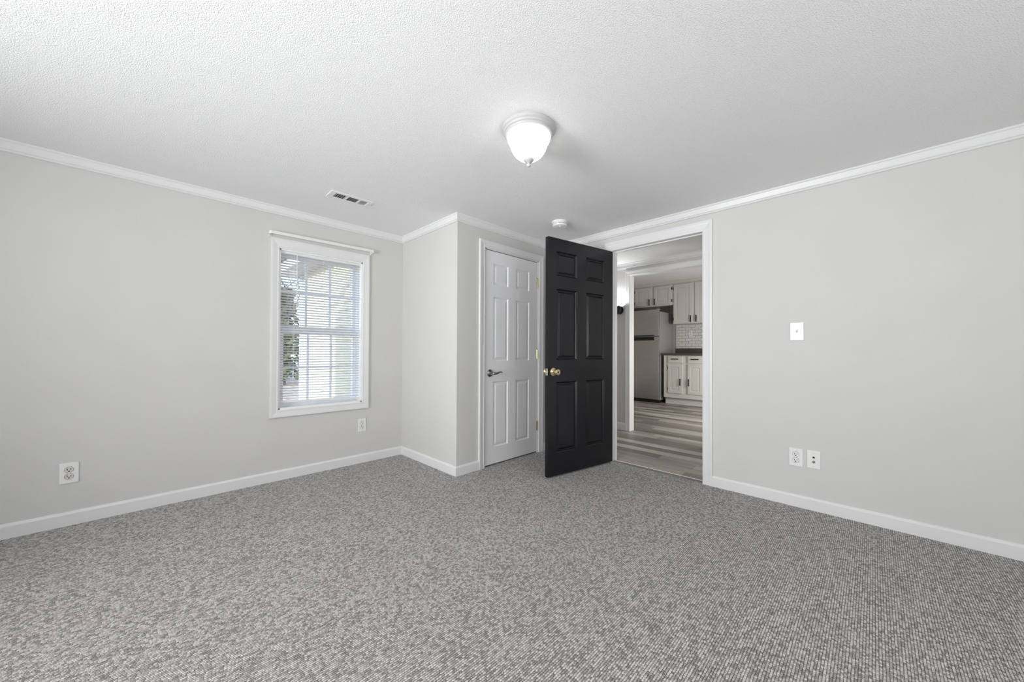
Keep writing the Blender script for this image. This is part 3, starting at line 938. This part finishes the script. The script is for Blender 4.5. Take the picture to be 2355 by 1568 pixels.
def pull(door, parent, x, y, z, length, vertical=True):
    bm = new()
    px, py, pz = parent.location
    X, Y, Z = x - px, y - py, z - pz
    h = length / 2
    if vertical:
        box(bm, X - .030, X - .020, Y - .009, Y + .009, Z - h, Z + h, .002)
        for s in (-1, 1): box(bm, X - .022, X + .001, Y - .004, Y + .004, Z + s * h * .78 - .004, Z + s * h * .78 + .004)
    else:
        box(bm, X - .030, X - .020, Y - h, Y + h, Z - .009, Z + .009, .002)
        for s in (-1, 1): box(bm, X - .022, X + .001, Y + s * h * .78 - .004, Y + s * h * .78 + .004, Z - .004, Z + .004)
    return link('handle', bm, BLACKM, door)

def small_hinge(door, parent, x, y, z):
    bm = new()
    px, py, pz = parent.location
    box(bm, x - px - .004, x - px + .002, y - py - .008, y - py + .008, z - pz - .028, z - pz + .028)
    link('hinge', bm, BLACKM, door)

# base cabinet under the worktop
bc = thing('base_cabinet', 'white base cabinet with two drawers and two doors beside refrigerator', 'cabinet', (7.30, 2.50, 0))
bm = new(); box(bm, 0, KX - .002 - 7.30, -.55, .48, .128, .958); 
link('carcass', bm, CAB, bc)
bm = new(); box(bm, .06, KX - .002 - 7.30, -.55, .47, -.001, .130)
link('toe_kick', bm, CAB, bc)
for (a, b_, hy_, py_) in ((2.622, 2.893, 2.893, 2.655), (2.253, 2.524, 2.253, 2.500)):
    dr = cab_door(bc, 7.281, a, b_, .812, .944, 'drawer') if False else None
    bm = new(); box(bm, 7.281 - 7.30, 0, a - 2.5, b_ - 2.5, .812, .944, .003)
    dr = link('drawer', bm, CAB, bc)
    pull(dr, bc, 7.281, (a + b_) / 2, .888, .14, False)
    dd = cab_door(bc, 7.281, a, b_, .220, .790)
    pull(dd, bc, 7.281, py_, .442, .135, True)
    for z in (.30, .71): small_hinge(dd, bc, 7.298, hy_ + (.006 if hy_ > 2.5 else -.006), z)

ct = thing('countertop', 'dark brown speckled worktop with a raised back edge', 'countertop', (7.60, 2.5, .960))
bm = new(); box(bm, 7.265 - 7.6, KX - .002 - 7.6, -.55, .500, 0, .042, .004)
link('slab', bm, COUNTER, ct)
bm = new(); box(bm, KX - .022 - 7.6, KX - .002 - 7.6, -.55, .482, .040, .142, .003)
link('back_upstand', bm, COUNTER, ct)
bm = new(); box(bm, KX - .008, KX - .0005, 1.95, 2.985, 1.103, 1.63)
tag(link('tile_backsplash', bm, TILE), 'white subway tile backsplash between worktop and wall cabinets', 'backsplash')
ko = outlet('small white outlet on the kitchen tile backsplash', (KX - .008, 2.692, 1.418), -PI / 2, PLASTIC)

# wall cabinets
sh = thing('wall_cabinet', 'short two-door wall cabinet above the refrigerator', 'cabinet', (7.63, 3.35, 2.0))
bm = new(); box(bm, .0, KX - 7.63, -.424, .47, -.005, KZ - 2.0 - .055)
link('carcass', bm, CAB, sh)
for a, b_, py_, hy_ in ((3.383, 3.748, 3.415, 3.752), (2.961, 3.322, 3.300, 2.957)):
    dd = cab_door(sh, 7.611, a, b_, 2.022, 2.410)
    pull(dd, sh, 7.611, py_, 2.09, .135)
    for z in (2.09, 2.34): small_hinge(dd, sh, 7.628, hy_ + (-.006 if hy_ < 3.3 else .006), z)
tl = thing('wall_cabinet', 'tall two-door wall cabinet above the tile backsplash', 'cabinet', (7.63, 2.5, 1.60))
bm = new(); box(bm, 0, KX - 7.63, -.50, .424, 0, KZ - 1.60 - .055)
link('carcass', bm, CAB, tl)
for a, b_, py_, hy_ in ((2.546, 2.908, 2.575, 2.912), (2.135, 2.497, 2.470, 2.131)):
    dd = cab_door(tl, 7.611, a, b_, 1.622, 2.405)
    pull(dd, tl, 7.611, py_, 1.69, .135)
    for z in (1.70, 2.33): small_hinge(dd, tl, 7.628, hy_ + (-.006 if hy_ < 2.5 else .006), z)
bm = new(); box(bm, 7.60, KX, 1.95, 3.83, KZ - .057, KZ, .004)
struct('trim_14', bm, CAB, 'plain trim board between wall cabinets and kitchen ceiling', 'moulding')

# refrigerator
fr = thing('refrigerator', 'stainless top-freezer refrigerator with black pocket handles', 'refrigerator', (7.55, 3.40, 0))
FX = lambda v: v - 7.55
FY = lambda v: v - 3.40
bm = new(); box(bm, FX(7.265), FX(7.90), FY(3.052), FY(3.775), .055, 1.845, .006)
link('body', bm, FRSIDE, fr)
bm = new(); box(bm, FX(7.24), FX(7.88), FY(3.07), FY(3.76), .0, .06)
link('base_grille', bm, DARKGAP, fr)
bm = new(); box(bm, FX(7.20), FX(7.262), FY(3.045), FY(3.782), 1.345, 1.880, .010, 2)
fd = link('freezer_door', bm, STAINLESS, fr, smooth=True)
bm = new(); box(bm, FX(7.20), FX(7.262), FY(3.045), FY(3.782), .068, 1.330, .010, 2)
rd = link('refrigerator_door', bm, STAINLESS, fr, smooth=True)
bm = new(); box(bm, FX(7.192), FX(7.205), FY(3.135), FY(3.70), 1.352, 1.366, .002)
link('handle', bm, DARKGAP, fd)
bm = new(); box(bm, FX(7.190), FX(7.205), FY(3.135), FY(3.70), 1.262, 1.326, .003)
link('handle', bm, DARKGAP, rd)
bm = new(); box(bm, FX(7.21), FX(7.30), FY(3.05), FY(3.10), 1.878, 1.895, .003)
link('hinge_cover', bm, FRSIDE, fr)

# ------------------------------------------------------------------ outdoors beyond the window
bm = new(); box(bm, -20, 45, YL + .17, 70, -.62, -.52)
tag(link('ground', bm, GROUND), 'tan ground with dry leaves outside the window', 'ground', kind='structure')

hw = thing('house_wing', 'cream lap-sided wing of the house seen through the window', 'building', (1.9, 5.25, -.52))
bm = new()
ya, yb = 3.52 - 5.25, 7.0 - 5.25
z = 0.0
prof = []
while z < 2.86:
    prof += [(-.014, z), (-.002, z + .105)]
    z += .105
rows0 = [bm.verts.new((x, ya, zz)) for x, zz in prof]; rows1 = [bm.verts.new((x, yb, zz)) for x, zz in prof]
for k in range(len(prof) - 1): bm.faces.new([rows0[k], rows1[k], rows1[k + 1], rows0[k + 1]])
box(bm, .0, 2.3, ya + .5, yb, 0, 2.86)
box(bm, .0, .12, ya, ya + .5, 0, 2.86)
link('siding', bm, SIDING, hw, weld=False)
bm = new(); box(bm, -.03, .10, yb - .02, yb + .12, 0, 2.86)
link('corner_board', bm, BOARDS, hw)
bm = new(); box(bm, -.36, 0, ya, yb + .35, 2.84, 2.87)
link('soffit', bm, SOFFIT, hw)
bm = new(); box(bm, -.385, -.36, ya, yb + .35, 2.82, 2.98)
link('fascia', bm, BOARDS, hw)
bm = new()
v = [bm.verts.new(p) for p in ((-.42, ya - .5, 2.96), (-.42, yb + .38, 2.96), (1.6, yb + .38, 3.85), (1.6, ya - .5, 3.85), (-.42, ya - .5, 3.02), (-.42, yb + .38, 3.02), (1.6, yb + .38, 3.91), (1.6, ya - .5, 3.91))]
for q in ((0, 1, 2, 3), (7, 6, 5, 4), (0, 4, 5, 1), (1, 5, 6, 2), (2, 6, 7, 3), (3, 7, 4, 0)): bm.faces.new([v[i] for i in q])
link('roof', bm, SHINGLE, hw)
# the bedroom's own roof, which shades the near part of the wing
bm = new()
y0, yr, y1 = YL + .16 + .38, 0.2, -4.0
pr = [(y0, 2.36), (yr, 4.15), (y1, 2.3), (y1, 2.24), (yr, 4.08), (y0, 2.30)]
A = [bm.verts.new((XB - .35, y, z)) for y, z in pr]; B = [bm.verts.new((4.5, y, z)) for y, z in pr]
for k in range(6): bm.faces.new([A[k], A[(k + 1) % 6], B[(k + 1) % 6], B[k]])
for R_, xg in ((A, XB - .35), (B, 4.5)):
    for q in ((0, 1, 4, 5), (1, 2, 3, 4)): bm.faces.new([R_[i] for i in q])
g = [bm.verts.new((XB - .15, y, z)) for y, z in ((YL + .16, 2.30), (yr, 4.08), (y1 + .3, 2.30))]
bm.faces.new(g)
struct('roof', bm, SHINGLE, 'shingled roof over the bedroom, above the window', 'roof', weld=False)

def bare_tree(label, x, y, h, seed):
    rnd = random.Random(seed)
    t = thing('bare_tree', label, 'tree', (x, y, -.53), group='trees beyond the window')
    tr_, br_ = new(), new()
    tube(tr_, [(0, 0, 0), (.03, .02, h * .3), (-.02, .05, h * .6), (.02, 0, h)], [.10, .085, .06, .02], 8)
    link('trunk', tr_, BARK, t, smooth='all')
    def grow(p, d, L, r, lev):
        e = p + d * L
        m = (p + e) / 2 + Vector((rnd.uniform(-1, 1), rnd.uniform(-1, 1), rnd.uniform(-.5, .5))) * L * .08
        tube(br_, [p, m, e], [r, r * .8, r * .55], 4, False)
        if lev < 3:
            for _ in range(3):
                d2_ = (d + Vector((rnd.uniform(-1, 1), rnd.uniform(-1, 1), rnd.uniform(-.3, .8))) * .7).normalized()
                grow(p + (e - p) * rnd.uniform(.5, 1), d2_, L * .62, r * .6, lev + 1)
    for k in range(9):
        zz = h * rnd.uniform(.28, .95)
        a = rnd.uniform(0, 2 * PI)
        grow(Vector((0, 0, zz)), Vector((math.cos(a), math.sin(a), .7)).normalized(), h * .2, .035, 0)
    link('branches', br_, BARK, t)

def leafy_tree(label, x, y, h, w, seed):
    rnd = random.Random(seed)
    t = thing('evergreen_tree', label, 'tree', (x, y, -.53), group='trees beyond the window')
    bm = new(); tube(bm, [(0, 0, 0), (.02, 0, h * .5), (0, 0, h * .9)], [.11, .08, .03], 8)
    link('trunk', bm, BARK, t, smooth='all')
    bm = new()
    for k in range(1500):
        zz = rnd.uniform(.08, 1.0)
        rr = w * math.sqrt(rnd.random()) * (1.05 - zz * .75)
        a = rnd.uniform(0, 2 * PI)
        c = Vector((rr * math.cos(a), rr * math.sin(a), zz * h))
        s = rnd.uniform(.08, .20)
        u = Vector((rnd.gauss(0, 1), rnd.gauss(0, 1), rnd.gauss(0, .6))).normalized() * s
        v_ = u.cross(Vector((rnd.gauss(0, 1), rnd.gauss(0, 1), rnd.gauss(0, 1)))).normalized() * s * .55
        bm.faces.new([bm.verts.new(c + q) for q in (-u, v_, u, -v_)])
    link('foliage', bm, NEEDLE, t, weld=False)

for i, (x, y, h) in enumerate(((3.2, 14.5, 5.2), (7.0, 19.0, 6.0), (5.2, 25.5, 7.0), (-0.5, 19.0, 5.5))):
    bare_tree('bare grey tree standing beyond the window', x, y, h, 11 + i)
for i, (x, y, h, w) in enumerate(((4.35, 19.0, 4.4, 1.1), (1.9, 21.0, 4.2, 1.1), (4.6, 22.2, 4.8, 1.1), (8.5, 24.0, 5.0, 1.2))):
    leafy_tree('olive green bushy tree standing beyond the window', x, y, h, w, 31 + i)
